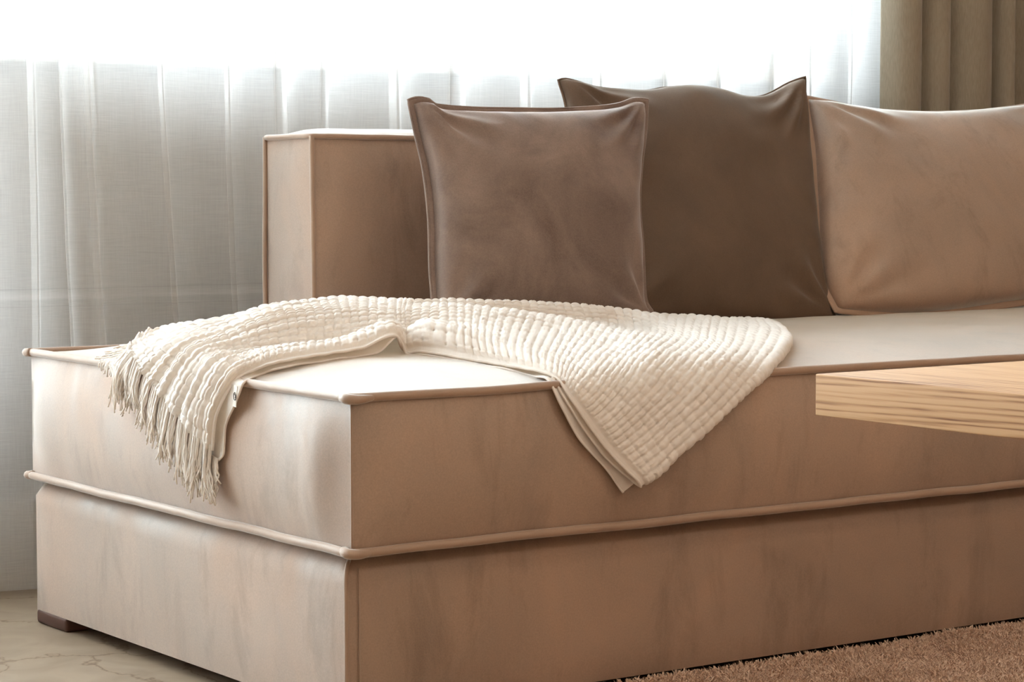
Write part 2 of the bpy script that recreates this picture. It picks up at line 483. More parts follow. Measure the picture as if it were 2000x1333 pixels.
added_door = empty('added_door_1', (ADDED_DOOR_X0, WALL_Y, 0)); added_door['kind'] = 'structure'  # added out of view for the pale sheen on the sofa end
dm = (ADDED_DOOR_X0 + ADDED_DOOR_X1) / 2
for a, b in ((ADDED_DOOR_X0, ADDED_DOOR_X0 + .05), (dm - .04, dm + .04), (ADDED_DOOR_X1 - .05, ADDED_DOOR_X1)):
    box('frame', a, b, fy0, fy1, ADDED_DOOR_Z0, WIN_Z1, M['frame'], added_door, .004)
for a, b in ((ADDED_DOOR_X0 + .05, dm - .04), (dm + .04, ADDED_DOOR_X1 - .05)):
    box('dimming_panel', a, b, fy0, fy1, ADDED_DOOR_Z0, ADDED_DOOR_Z0 + .34, M['frame'], added_door, .004)  # solid lower panel added to cut the light on the sofa base
    box('rail', a, b, fy0, fy1, WIN_Z1 - .05, WIN_Z1, M['frame'], added_door, .004)
    box('pane', a, b, WALL_Y + .125, WALL_Y + .131, ADDED_DOOR_Z0 + .34, WIN_Z1 - .05, M['glass'], added_door)

# ------------------------------------------------------------------ sofa
S = empty('sofa', (0, 0, 0))
tag(S, 'long tan velvet sofa with piped seat block, low backrest and a backless left end', 'sofa')
SOFA_X1, SOFA_D = 3.05, 1.0
puck = SineNoise(3, 5.5, 9)
puck2 = SineNoise(8, 14.0, 9)

def s_crown(t): return 1 - (1 - np.clip(t, 0, 1)) ** 2
def seat_z(x, y):
    x = np.asarray(x, float); y = np.asarray(y, float)
    return .443 + .030 * s_crown(np.maximum(x, 0) / .22) * s_crown(np.minimum(np.maximum(y, 0), 1 - np.minimum(y, 1)) / .30)

def face_grid(o, ua, va, nu, nv):
    u = np.linspace(0, 1, nu)[:, None, None]; v = np.linspace(0, 1, nv)[None, :, None]
    return np.asarray(o, float) + u * np.asarray(ua, float) + v * np.asarray(va, float), u[..., 0] + 0 * v[..., 0], v[..., 0] + 0 * u[..., 0]

def prof(t, width):
    d = np.minimum(t, 1 - t) / width
    return s_crown(d)

def stuffed_box(name, x0, x1, y0, y1, z0, z1, mat, parent, bulge, step=.02, wrinkle=.002, edge_w=.12, top=None, soft=0.0):
    """Upholstered block: six panels that meet along straight seams and swell between them. bulge = (left, right, front, back, bottom, top)."""
    lx, ly, lz = x1 - x0, y1 - y0, z1 - z0
    nx, ny, nz = (max(8, int(round(q / step))) + 1 for q in (lx, ly, lz))
    nx = min(nx, 130)
    V, F = [], []
    def panel(o, ua, va, nu, nv, nrm, amt, lu, lv, flip, top_fn=None):
        P, u, v = face_grid(o, ua, va, nu, nv)
        e = prof(u, min(.5, edge_w / lu)) * prof(v, min(.5, edge_w / lv))
        h = amt * e + wrinkle * e ** .6 * puck(P) + wrinkle * .6 * e ** .5 * (1 - e) * 3 * puck2(P)
        P = P + h[..., None] * np.asarray(nrm, float)
        if top_fn is not None: P[..., 2] = top_fn(P[..., 0], P[..., 1]) + wrinkle * .5 * e * puck(P)
        F.extend(grid_faces(nu, nv, len(V), flip).tolist()); V.extend(P.reshape(-1, 3).tolist())
    panel((x0, y0, z0), (0, ly, 0), (0, 0, lz), ny, nz, (-1, 0, 0), bulge[0], ly, lz, True)
    panel((x1, y0, z0), (0, ly, 0), (0, 0, lz), ny, nz, (1, 0, 0), bulge[1], ly, lz, False)
    panel((x0, y0, z0), (lx, 0, 0), (0, 0, lz), nx, nz, (0, -1, 0), bulge[2], lx, lz, False)
    panel((x0, y1, z0), (lx, 0, 0), (0, 0, lz), nx, nz, (0, 1, 0), bulge[3], lx, lz, True)
    panel((x0, y0, z0), (lx, 0, 0), (0, ly, 0), nx, ny, (0, 0, -1), bulge[4], lx, ly, True)
    panel((x0, y0, z1), (lx, 0, 0), (0, ly, 0), nx, ny, (0, 0, 1), bulge[5], lx, ly, False, top)
    o = mesh_obj(name, V, F, mat, parent)
    bm = bmesh.new(); bm.from_mesh(o.data)
    bmesh.ops.remove_doubles(bm, verts=bm.verts, dist=.0004)
    bm.to_mesh(o.data); bm.free()
    if soft:                                            # roll the upper rim over
        me = o.data; off = np.array(parent.location)
        co = np.array([v.co for v in me.vertices]) + off
        dz = np.clip((co[:, 2] - (z1 - soft)) / soft, 0, 1)
        k = (1 - np.sqrt(np.clip(1 - dz ** 2, 0, 1))) * soft
        side = np.minimum.reduce([co[:, 0] - x0, x1 - co[:, 0], co[:, 1] - y0, y1 - co[:, 1]])
        w = np.clip(1 - side / .06, 0, 1)
        cx = np.where(co[:, 0] < x0 + .06, 1, np.where(co[:, 0] > x1 - .06, -1, 0)); cy = np.where(co[:, 1] < y0 + .06, 1, np.where(co[:, 1] > y1 - .06, -1, 0))
        ex = np.clip(1 - np.minimum(co[:, 0] - x0, x1 - co[:, 0]) / .06, 0, 1); ey = np.clip(1 - np.minimum(co[:, 1] - y0, y1 - co[:, 1]) / .06, 0, 1)
        co[:, 0] += cx * k * ex; co[:, 1] += cy * k * ey
        for v, c in zip(me.vertices, co - off): v.co = c
    o.data.set_sharp_from_angle(angle=math.radians(62 if soft else 48))
    return o

def round_loop(x0, x1, y0, y1, z, r=.012, step=.02, wav=.0007, seed=1):
    """Closed horizontal loop with small rounded corners and a slightly wavy run."""
    pts = []
    for (cx, cy, a0) in ((x1 - r, y0 + r, -90), (x1 - r, y1 - r, 0), (x0 + r, y1 - r, 90), (x0 + r, y0 + r, 180)):
        for k in range(5):
            a = math.radians(a0 + 22.5 * k)
            pts.append((cx + r * math.cos(a), cy + r * math.sin(a), z))
    P = np.array(pts + pts[:1])
    s = np.concatenate([[0], np.cumsum(np.linalg.norm(np.diff(P, axis=0), axis=1))])
    q = np.linspace(0, s[-1], int(s[-1] / step), endpoint=False)
    Q = np.stack([np.interp(q, s, P[:, k]) for k in range(3)], 1)
    w = SineNoise(seed, 4, 6); w2 = SineNoise(seed + 50, 9, 6)
    Q[:, 2] += wav * 1.8 * w(Q) + wav * w2(Q)
    return Q

seat = stuffed_box('seat_cushion', 0, SOFA_X1, 0, SOFA_D, .243, .443, M['sofa'], S, (.016, .012, .014, .030, 0.0, .03), wrinkle=.0022, edge_w=.09, top=seat_z)
# pinched corner seam of the seat block: soft vertical puckers beside it
for v in seat.data.vertices:
    x, y, z = v.co
    if x < .004 and y < .16 and .25 < z < .437:
        e = math.sin(math.pi * (z - .243) / .2)
        v.co.x += .0050 * math.exp(-((y - .030) / .016) ** 2) * e * (1.0 - .5 * (z - .243) / .2)
        v.co.x -= .0030 * math.exp(-((y - .072) / .022) ** 2) * e
PR = .0062
top_loop = round_loop(-.004, SOFA_X1 + .004, -.004, SOFA_D + .004, .4445, .012, .012, .0007, 3)
tube('top_piping', top_loop, PR, M['piping'], seat, n=10, closed=True)
bot_loop = round_loop(-.007, SOFA_X1 + .007, -.007, SOFA_D + .004, .2440, .012, .012, .0009, 5)
tube('bottom_piping', bot_loop, PR, M['piping'], seat, n=10, closed=True)
# gathered ears where the piping turns the corner
def ear(name, P, r, parent):
    Q = resample(P, 14)
    rr = r * (1 - .55 * np.linspace(0, 1, 14) ** 2)
    return tube(name, Q, rr, M['piping'], parent, n=10)
for (cx, cy, z) in ((0, 0, .4445), (0, SOFA_D, .4445), (0, 0, .2445), (0, SOFA_D, .2445)):
    sy = 1 if cy == 0 else -1
    ear('piping_corner', [(cx - .005, cy + .012 * sy, z), (cx - .008, cy - .002 * sy, z - .001), (cx + .004, cy - .010 * sy, z - .002), (cx + .022, cy - .008 * sy, z - .001), (cx + .034, cy - .003 * sy, z)], .0072, seat)
# stitched corner seams
zs = np.linspace(.25, .438, 12)
tube('corner_seam', np.stack([-.001 + 0 * zs, -.001 + 0 * zs, zs], 1), .0016, M['piping'], seat, n=6)

base = stuffed_box('base', .004, SOFA_X1 - .02, .022, SOFA_D - .002, .022, .231, M['sofa'], S, (.003, .003, .003, .003, 0, .008), wrinkle=.0018, edge_w=.07, soft=.011)
V = [(.0035, .0215, z) for z in (.026, .08, .14, .19, .210)] + [(.006, .024, .220), (.015, .033, .229)]
tube('corner_welt', resample(V, 24), .0030, M['piping'], base, n=8)
V = [(.021, .0175, z) for z in (.026, .10, .16, .205)] + [(.022, .021, .219)]
tube('stitched_seam', resample(V, 20), .0011, M['piping'], base, n=6)

BX, BY0, BY1, BZ0, BZ1 = .437, .842, .998, .455, .794
back = stuffed_box('backrest', BX, SOFA_X1 - .01, BY0, BY1, BZ0, BZ1, M['sofa'], S, (.004, .008, .008, .008, 0, .016), wrinkle=.0015, edge_w=.06)
tube('top_piping', round_loop(BX - .003, SOFA_X1 - .007, BY0 - .003, BY1 + .003, BZ1 + .001, .008, .012, .001, 9), .0048, M['piping'], back, n=8, closed=True)
for yy in (BY0 - .002, BY1 + .002):
    zz = np.linspace(BZ0, BZ1 + .002, 26)
    w = SineNoise(int(yy * 100), 3, 5)
    P = np.stack([BX - .002 + .004 * w(np.stack([0 * zz, 0 * zz, zz], 1)), yy + 0 * zz, zz], 1)
    tube('side_piping', P, .0045, M['piping'], back, n=8)
for (x0, x1, y0, y1) in ((.002, .070, .885, .999), (.030, .15, .03, .09), (1.5, 1.62, .03, .09), (1.5, 1.62, .90, .96), (2.88, 3.0, .03, .09), (2.88, 3.0, .90, .96)):
    box('foot', x0, x1, y0, y1, 0.0, .0235, M['foot'], S, .006)

# ------------------------------------------------------------------ cushions
def coons(E, n):
    T, R, B, L = (resample(e, n) for e in E)
    a = np.linspace(0, 1, n)[:, None, None]; b = np.linspace(0, 1, n)[None, :, None]
    P = (1 - b) * T[:, None] + b * B[:, None] + (1 - a) * L[None] + a * R[None]
    P -= (1 - a) * (1 - b) * T[0] + a * (1 - b) * T[-1] + (1 - a) * b * B[0] + a * b * B[-1]
    per = np.concatenate([T[:-1], R[:-1], B[::-1][:-1], L[::-1][:-1]])
    return P, per

def cushion(E, name, front, rear, mat, edge_mat, label, cat, seed, group=None, edge=(.0045, None), wr=.004, n=72, power=.42):
    P, per = coons(E, n)
    bz = P.reshape(-1, 3); base = np.array([bz[:, 0].mean(), bz[:, 1].min(), bz[:, 2].min()])
    root = tag(empty(name, base.tolist()), label, cat, group)
    nrm = np.cross(E[0][-1] - np.array(E[0][0]), np.array(E[3][-1]) - np.array(E[3][0]))
    nrm /= np.linalg.norm(nrm)
    if nrm[1] > 0: nrm = -nrm
    a = np.linspace(0, 1, n)[:, None]; b = np.linspace(0, 1, n)[None, :]
    q = (4 * a * (1 - a) * 4 * b * (1 - b))
    h = q ** power
    nz1, nz2 = SineNoise(seed, 5, 8), SineNoise(seed + 9, 11, 9)
    # creases that fan out of the corners and along the seams
    cr = np.zeros((n, n))
    rr = np.random.default_rng(seed)
    for (ca, cb) in ((0, 0), (1, 0), (0, 1), (1, 1)):
        da, db = np.abs(a - ca), np.abs(b - cb)
        ang = np.arctan2(db, da + 1e-6); rad = np.hypot(da, db)
        cr += np.sin(ang * rr.uniform(9, 13) + rr.uniform(0, 6)) * np.exp(-((rad - .17) / .12) ** 2)
    ed = np.minimum(np.minimum(a, 1 - a), np.minimum(b, 1 - b))
    pk = np.sin(a * 41 + 3 * nz1(P)) * np.exp(-(np.minimum(b, 1 - b) / .07) ** 2) + np.sin(b * 37 + 3 * nz1(P)) * np.exp(-(np.minimum(a, 1 - a) / .07) ** 2)
    dis = wr * (cr * 1.0 + .45 * pk + 1.1 * nz1(P) + .5 * nz2(P)) * np.clip(ed * 14, 0, 1)
    Fp = P + nrm * (front * h + dis)[..., None]
    Rp = P - nrm * (rear * h + .3 * dis)[..., None]
    F = grid_faces(n, n, 0, False).tolist() + grid_faces(n, n, n * n, True).tolist()
    o = mesh_obj('cover', np.concatenate([Fp.reshape(-1, 3), Rp.reshape(-1, 3)]), F, mat, root)
    bm = bmesh.new(); bm.from_mesh(o.data); bmesh.ops.remove_doubles(bm, verts=bm.verts, dist=.0002)
    bmesh.ops.recalc_face_normals(bm, faces=bm.faces); bm.to_mesh(o.data); bm.free()
    c = P.mean((0, 1)); rad = per - c; rad -= nrm * (rad @ nrm)[:, None]
    rad /= np.linalg.norm(rad, axis=1)[:, None]
    r, flat = edge
    if flat:
        w = SineNoise(seed + 3, 6, 6)
        pp = per + rad * (flat[0] * r * .4) + nrm * (.003 * w(per))[:, None]
        tube('flange', pp, r, edge_mat, o, n=10, closed=True, flat=flat, normal=nrm)
        tube('piping', per + rad * (flat[0] * r * 1.3) + nrm * (.003 * w(per))[:, None], .0026, edge_mat, o, n=8, closed=True)
    else:
        tube('seam', per, r, edge_mat, o, n=8, closed=True)
    return root
THROW = [[[-0.03,0.3224,0.3487],[-0.031,0.3446,0.3567],[-0.031,0.3827,0.3685],[-0.031,0.4261,0.3888],[-0.029,0.4743,0.4114],[-0.026,0.524,0.433],[-0.022,0.57,0.4523],[0.005,0.6522,0.4644],[0.09,0.7666,0.4797],[0.09,0.7786,0.4677]],[[-0.031,0.3062,0.3986],[-0.033,0.3278,0.4055],[-0.031,0.365,0.4096],[-0.031,0.4002,0.4251],[-0.029,0.4416,0.4417],[-0.025,0.4861,0.4562],[-0.015,0.5436,0.4686],[0.03,0.6631,0.4736],[0.1,0.7512,0.4826],[0.1,0.7632,0.4706]],[[-0.012,0.2874,0.4472],[-0.014,0.3027,0.4604],[-0.014,0.3354,0.464],[-0.012,0.3739,0.4715],[-0.008,0.4185,0.4803],[-0.002,0.4664,0.4846],[0.02,0.5499,0.488],[0.07,0.6792,0.4859],[0.12,0.738,0.4889],[0.12,0.75,0.4691]],[[0.0271,0.3,0.4601],[0.0373,0.33,0.4735],[0.0453,0.37,0.4693],[0.0452,0.4,0.4777],[0.0533,0.43,0.4948],[0.0676,0.48,0.5005],[0.0844,0.54,0.5043],[0.1057,0.6,0.5051],[0.1433,0.68,0.4911],[0.1433,0.692,0.4724]],[[0.0582,0.29,0.4701],[0.0809,0.33,0.484],[0.0993,0.37,0.4743],[0.1065,0.39,0.4905],[0.1194,0.42,0.5166],[0.1312,0.45,0.5237],[0.1596,0.51,0.5291],[0.2044,0.6,0.5142],[0.234,0.66,0.4968],[0.234,0.672,0.476]],[[0.1393,0.28,0.4802],[0.1661,0.325,0.4918],[0.1929,0.37,0.4733],[0.2019,0.385,0.4968],[0.223,0.42,0.5251],[0.2424,0.46,0.5326],[0.2736,0.52,0.5384],[0.315,0.59,0.5238],[0.3445,0.64,0.5029],[0.3445,0.652,0.476]],[[0.1898,0.277,0.4855],[0.2129,0.32,0.5035],[0.2408,0.36,0.4839],[0.2532,0.38,0.5026],[0.2717,0.41,0.5271],[0.2963,0.45,0.5329],[0.3331,0.51,0.5378],[0.3761,0.58,0.5256],[0.4067,0.63,0.5061],[0.4067,0.642,0.476]],[[0.2323,0.268,0.5012],[0.2508,0.3,0.515],[0.2746,0.335,0.499],[0.2904,0.36,0.5076],[0.3093,0.39,0.5245],[0.3364,0.43,0.531],[0.3761,0.49,0.535],[0.4295,0.57,0.5228],[0.461,0.62,0.5065],[0.461,0.632,0.476]],[[0.2653,0.29,0.475],[0.2903,0.325,0.4989],[0.3057,0.345,0.495],[0.3163,0.36,0.509],[0.335,0.385,0.5254],[0.3657,0.43,0.5309],[0.3813,0.45,0.535],[0.4143,0.5,0.5271],[0.4399,0.54,0.5133],[0.4399,0.552,0.476]],[[0.2762,0.258,0.4765],[0.2965,0.285,0.5157],[0.331,0.33,0.5039],[0.3435,0.345,0.5141],[0.3649,0.375,0.5287],[0.3952,0.42,0.5304],[0.4092,0.44,0.5338],[0.4456,0.49,0.5266],[0.4717,0.53,0.5127],[0.4717,0.542,0.476]],[[0.2917,0.19,0.4726],[0.3201,0.235,0.5077],[0.3535,0.285,0.5039],[0.3769,0.32,0.5187],[0.4009,0.36,0.5313],[0.431,0.405,0.5269],[0.4577,0.445,0.5337],[0.4877,0.49,0.5269],[0.5144,0.53,0.513],[0.5144,0.542,0.476]],[[0.3128,0.115,0.4655],[0.3396,0.17,0.4922],[0.3768,0.22,0.499],[0.4178,0.27,0.5122],[0.4619,0.32,0.5243],[0.5335,0.42,0.5142],[0.5554,0.45,0.529],[0.5903,0.5,0.5209],[0.6113,0.53,0.5082],[0.6113,0.542,0.476]],[[0.3246,0.012,0.4576],[0.3684,0.07,0.4717],[0.4211,0.13,0.4824],[0.487,0.2,0.4952],[0.5519,0.27,0.5083],[0.6575,0.41,0.4953],[0.679,0.45,0.5187],[0.7159,0.5,0.5104],[0.7418,0.535,0.4962],[0.7418,0.547,0.476]],[[0.3286,-0.026,0.4294],[0.3624,-0.012,0.449],[0.4186,0.03,0.4669],[0.4982,0.1,0.4796],[0.5834,0.18,0.4934],[0.7524,0.39,0.4839],[0.7887,0.445,0.5072],[0.8314,0.5,0.4982],[0.8625,0.54,0.4833],[0.8625,0.552,0.476]],[[0.3541,-0.036,0.3905],[0.3964,-0.032,0.415],[0.4395,-0.022,0.4424],[0.4956,0.008,0.4678],[0.5984,0.09,0.482],[0.7212,0.22,0.4821],[0.8045,0.32,0.4897],[0.9157,0.45,0.4952],[0.9761,0.52,0.4821],[0.9761,0.532,0.476]],[[0.3896,-0.04,0.3494],[0.4336,-0.038,0.3718],[0.4852,-0.034,0.4018],[0.5374,-0.026,0.4328],[0.6008,0.0,0.4622],[0.6845,0.07,0.4751],[0.7875,0.18,0.481],[0.9295,0.34,0.4892],[1.0315,0.46,0.4857],[1.0315,0.472,0.476]],[[0.4319,-0.044,0.3088],[0.4684,-0.042,0.3273],[0.5198,-0.039,0.3593],[0.5785,-0.034,0.3929],[0.6379,-0.024,0.4276],[0.6963,-0.002,0.4543],[0.7929,0.08,0.4701],[0.9134,0.2,0.4799],[1.0718,0.42,0.4828],[1.0718,0.432,0.476]],[[0.4362,-0.0367,0.3046],[0.4721,-0.0347,0.3226],[0.5236,-0.0318,0.3547],[0.5828,-0.0271,0.3888],[0.6418,-0.0189,0.4239],[0.6972,-0.0033,0.4461],[0.7932,0.074,0.4601],[0.9127,0.1941,0.4702],[1.076,0.4158,0.4732],[1.076,0.4278,0.476]],[[0.4103,-0.028,0.3295],[0.4499,-0.0259,0.3509],[0.5009,-0.0223,0.3825],[0.5572,-0.0159,0.4136],[0.618,0.0028,0.4461],[0.6916,0.0345,0.4506],[0.7913,0.1098,0.4564],[0.9168,0.2297,0.4649],[1.0505,0.4411,0.4673],[1.0505,0.4531,0.476]]]
FOLD_LAYER = [[[0.3213,0.004,0.4555],[0.3256,-0.022,0.4251],[0.3543,-0.03,0.3809],[0.3922,-0.031,0.3392],[0.4378,-0.033,0.3051]],[[0.3496,0.006,0.4568],[0.3696,-0.014,0.4348],[0.4136,-0.02,0.4047],[0.4569,-0.022,0.381],[0.4962,-0.024,0.3552]]]
UNDER_LAYER = [[[-0.022,0.3197,0.3341],[-0.022,0.3061,0.344],[-0.022,0.3029,0.3585],[-0.022,0.2979,0.386],[-0.022,0.2739,0.4141],[-0.018,0.2649,0.4336],[-0.012,0.2612,0.4469],[0.0311,0.3,0.4521],[0.0553,0.285,0.4612],[0.1005,0.285,0.4656],[0.1392,0.28,0.47],[0.1814,0.28,0.4733],[0.2108,0.275,0.4782],[0.2279,0.272,0.4909],[0.2409,0.272,0.4977],[0.2555,0.28,0.4878],[0.2629,0.278,0.4729],[0.2743,0.255,0.4731],[0.2927,0.185,0.4685],[0.3097,0.108,0.4611],[0.3244,0.055,0.4533],[0.3121,0.002,0.4526],[0.3192,-0.019,0.4183],[0.3474,-0.023,0.3716],[0.3895,-0.023,0.3309],[0.4216,-0.024,0.2932]],[[-0.023,0.3585,0.3413],[-0.023,0.3522,0.3512],[-0.024,0.347,0.3676],[-0.024,0.3405,0.3933],[-0.023,0.3193,0.4199],[-0.02,0.3023,0.4373],[-0.01,0.2984,0.4506],[0.0438,0.33,0.4617],[0.0695,0.31,0.4719],[0.1151,0.31,0.4758],[0.1542,0.305,0.4817],[0.1967,0.305,0.4844],[0.2282,0.3,0.4966],[0.2455,0.3,0.5012],[0.2586,0.3,0.5014],[0.2763,0.31,0.4913],[0.2787,0.3,0.4769],[0.2973,0.285,0.477],[0.3206,0.22,0.4739],[0.3364,0.14,0.468],[0.3554,0.08,0.4594],[0.3659,0.04,0.4573],[0.3594,-0.016,0.4284],[0.4004,-0.02,0.3843],[0.4443,-0.021,0.3497],[0.4643,-0.021,0.3162]]]
PILLOW_TAUPE = [[[0.5491,0.71,0.8475],[0.5622,0.71,0.8511],[0.5823,0.71,0.8498],[0.6065,0.71,0.8393],[0.7076,0.71,0.8349],[0.8138,0.71,0.8357],[0.9121,0.71,0.8416],[0.9735,0.71,0.8489],[1.0109,0.71,0.8593],[1.036,0.71,0.8589]],[[1.036,0.71,0.8589],[1.0158,0.6899,0.8045],[0.9862,0.6662,0.7418],[0.9624,0.6427,0.68],[0.9484,0.6158,0.6102],[0.9332,0.589,0.5413],[0.932,0.5787,0.5156],[0.9407,0.57,0.4965]],[[0.4978,0.57,0.4839],[0.6008,0.57,0.4843],[0.7028,0.57,0.4764],[0.8402,0.57,0.4757],[0.9407,0.57,0.4965]],[[0.5491,0.71,0.8475],[0.5502,0.6917,0.7995],[0.5523,0.6675,0.7366],[0.5435,0.6407,0.666],[0.5258,0.6093,0.5842],[0.5152,0.5873,0.5276],[0.4978,0.57,0.4839]]]
PILLOW_BROWN = [[[0.9412,0.84,0.8996],[0.9572,0.8403,0.9027],[0.9872,0.8408,0.8979],[1.0339,0.8417,0.8889],[1.129,0.8433,0.8845],[1.1896,0.8443,0.8924],[1.2512,0.8453,0.8947],[1.3076,0.8462,0.8902],[1.3649,0.8472,0.879],[1.4294,0.8482,0.8822],[1.4948,0.8493,0.9079],[1.5385,0.85,0.9207]],[[1.5385,0.85,0.9207],[1.5014,0.8061,0.8213],[1.4718,0.7621,0.7239],[1.451,0.7268,0.6475],[1.4351,0.6958,0.5815],[1.426,0.6712,0.5302],[1.4286,0.64,0.4681]],[[0.8756,0.66,0.4681],[0.9838,0.6558,0.4751],[1.1523,0.6496,0.4696],[1.2928,0.6447,0.4631],[1.365,0.6422,0.4645],[1.4286,0.64,0.4681]],[[0.9412,0.84,0.8996],[0.9433,0.8197,0.851],[0.9298,0.7752,0.742],[0.9116,0.7308,0.6349],[0.8893,0.6903,0.5387],[0.8756,0.66,0.4681]]]
PILLOW_BACK = [[[1.534,0.84,0.8782],[1.594,0.8417,0.8695],[1.6494,0.8433,0.8615],[1.7197,0.8452,0.8537],[1.8056,0.8475,0.85],[1.8712,0.8492,0.85],[1.9497,0.8512,0.8533],[2.0434,0.8536,0.861],[2.1516,0.8563,0.8723],[2.2306,0.8582,0.8866],[2.3028,0.86,0.903]],[[2.3028,0.86,0.903],[2.2349,0.8042,0.7982],[2.1648,0.746,0.6924],[2.1098,0.6879,0.5899],[2.0922,0.63,0.4944]],[[1.4242,0.63,0.4857],[1.5065,0.63,0.4764],[1.5984,0.63,0.4715],[1.6925,0.63,0.4733],[1.8028,0.63,0.4797],[1.9161,0.63,0.4873],[2.0032,0.63,0.4918],[2.0922,0.63,0.4944]],[[1.534,0.84,0.8782],[1.5108,0.796,0.792],[1.4741,0.7457,0.6951],[1.4416,0.7005,0.6098],[1.4183,0.6601,0.5356],[1.4242,0.63,0.4857]]]

cushion(PILLOW_BACK, 'back_cushion', .085, .02, M['sofa'], M['piping'], 'large tan velvet back cushion with a piped flange leaning on the low backrest', 'cushion', 21, edge=(.004, (1.8, .8)), wr=.0045, power=.36)
cushion(PILLOW_BROWN, 'throw_pillow', .075, .02, M['brown'], M['brown'], 'dark brown plain-edged throw pillow standing behind the taupe pillow', 'pillow', 33, group='velvet throw pillows on the sofa', edge=(.0022, None), wr=.0065)
cushion(PILLOW_TAUPE, 'throw_pillow', .070, .03, M['taupe'], M['taupe'], 'greyish taupe velvet throw pillow with a piped edge, in front of the dark brown one', 'pillow', 45, group='velvet throw pillows on the sofa', edge=(.0035, (2.0, .8)), wr=.0058)

# ------------------------------------------------------------------ knitted throw
T = tag(empty('throw_blanket', (.30, .30, .46)), 'cream basket-weave cotton throw with a fringe draped across the sofa seat', 'blanket')
CELL = .0156
def weave(A, B):
    """Basket weave relief for cell coordinates A (along) and B (across): blocks turn by 90 degrees from cell to cell."""
    ia, ib = np.floor(A), np.floor(B)
    fa, fb = A - ia, B - ib
    sh = lambda c: np.sign(c) * np.abs(c) ** .7
    dome = lambda f: np.clip(1 - np.abs(2 * f - 1) ** 3.2, 0, 1) ** .6
    warp = .42 + .40 * sh(np.cos(math.pi * (A - .5 + ib))) + .34 * dome(fb) + .04 * np.cos(fb * 6 * math.pi)
    weft = .42 - .40 * sh(np.cos(math.pi * (B - .5 + ia))) + .34 * dome(fa) + .04 * np.cos(fa * 6 * math.pi)
    warp = np.where((fb < .04) | (fb > .96), -.35, warp); weft = np.where((fa < .04) | (fa > .96), -.35, weft)
    rs = np.sin(ia * 12.9898 + ib * 78.233) * 43758.5453
    return np.maximum(np.maximum(warp, weft), -.25) * (.88 + .24 * (rs - np.floor(rs)))

G = np.array(THROW)
nu_c, nv_c = G.shape[:2]
SUB = 14
tu = np.linspace(0, nu_c - 1, (nu_c - 1) * SUB + 1); tv = np.linspace(0, nv_c - 1, (nv_c - 1) * SUB + 1)
D = catmull(G, tu)
D = np.swapaxes(catmull(np.swapaxes(D, 0, 1), tv), 0, 1)
du = np.linalg.norm(np.diff(D, axis=0), axis=2)[:, ::4].mean(1); su = np.concatenate([[0], np.cumsum(du)])
dv = np.linalg.norm(np.diff(D, axis=1), axis=2).mean(0); sv = np.concatenate([[0], np.cumsum(dv)])
ncu, ncv = int(su[-1] / CELL), int(sv[-1] / CELL)
PER = 9
qu = np.linspace(0, su[-1], ncu * PER + 1); qv = np.linspace(0, sv[-1], ncv * PER + 1)
tuu = np.interp(qu, su, tu); tvv = np.interp(qv, sv, tv)
X = catmull(G, tuu)
X = np.swapaxes(catmull(np.swapaxes(X, 0, 1), tvv), 0, 1)
gu = np.gradient(X, axis=0); gv = np.gradient(X, axis=1)
Nn = np.cross(gu, gv); Nn /= np.linalg.norm(Nn, axis=2)[..., None] + 1e-12
if Nn[len(qu) // 2, len(qv) // 3, 2] < 0: Nn = -Nn
A = (qu / CELL)[:, None] + 0 * qv[None]; B = (qv / CELL)[None] + 0 * qu[:, None]
jit = SineNoise(77, 18, 8)
Aj = A + .16 * jit(X * 1.3); Bj = B + .16 * jit(X[..., ::-1])
hem = np.clip((B - .55) * 3, 0, 1)
H = .0062 * weave(Aj, Bj) * hem + .0011 * (1 - hem) * (.5 + .5 * np.sin(A * 2 * math.pi * 4))
soft = SineNoise(31, 7, 8)
gather = np.clip(1 - qu[:, None] / .34, 0, 1) ** .8 * np.clip(B / 3, 0, 1)
fan = np.sin(2 * math.pi * (B / 3.4 + .35 * jit(X * .35))) * .6 + np.sin(2 * math.pi * (B / 1.9 + .3 * jit(X * .3))) * .3
X = X + Nn * (H + .0022 * soft(X) + .0048 * gather * fan)[..., None]
mesh_obj('top_layer', X.reshape(-1, 3), grid_faces(len(qu), len(qv)), M['throw'], T)
HEM_PATH = X[:, 0]
tube('hem', resample(HEM_PATH[::10], 220), .0022, M['throw'], T, n=8)

def strip(name, data, mat, nv=14, n=260, ripple=.002):
    a, b = (catmull(q, np.linspace(0, len(q) - 1, n)) for q in data)
    v = np.linspace(0, 1, nv)[None, :, None]
    P = a[:, None] * (1 - v) + b[:, None] * v
    w = SineNoise(len(data[0]), 16, 7)
    P[..., 2] += ripple * w(P) * (1 - v[..., 0])
    o = mesh_obj(name, P.reshape(-1, 3), grid_faces(n, nv), mat, T)
    tube('hem', P[:, 0], .0019, mat, o, n=8)
    return o
strip('fold_layer', FOLD_LAYER, M['throw'], n=90, ripple=.001)
strip('under_layer', UNDER_LAYER, M['throw'])

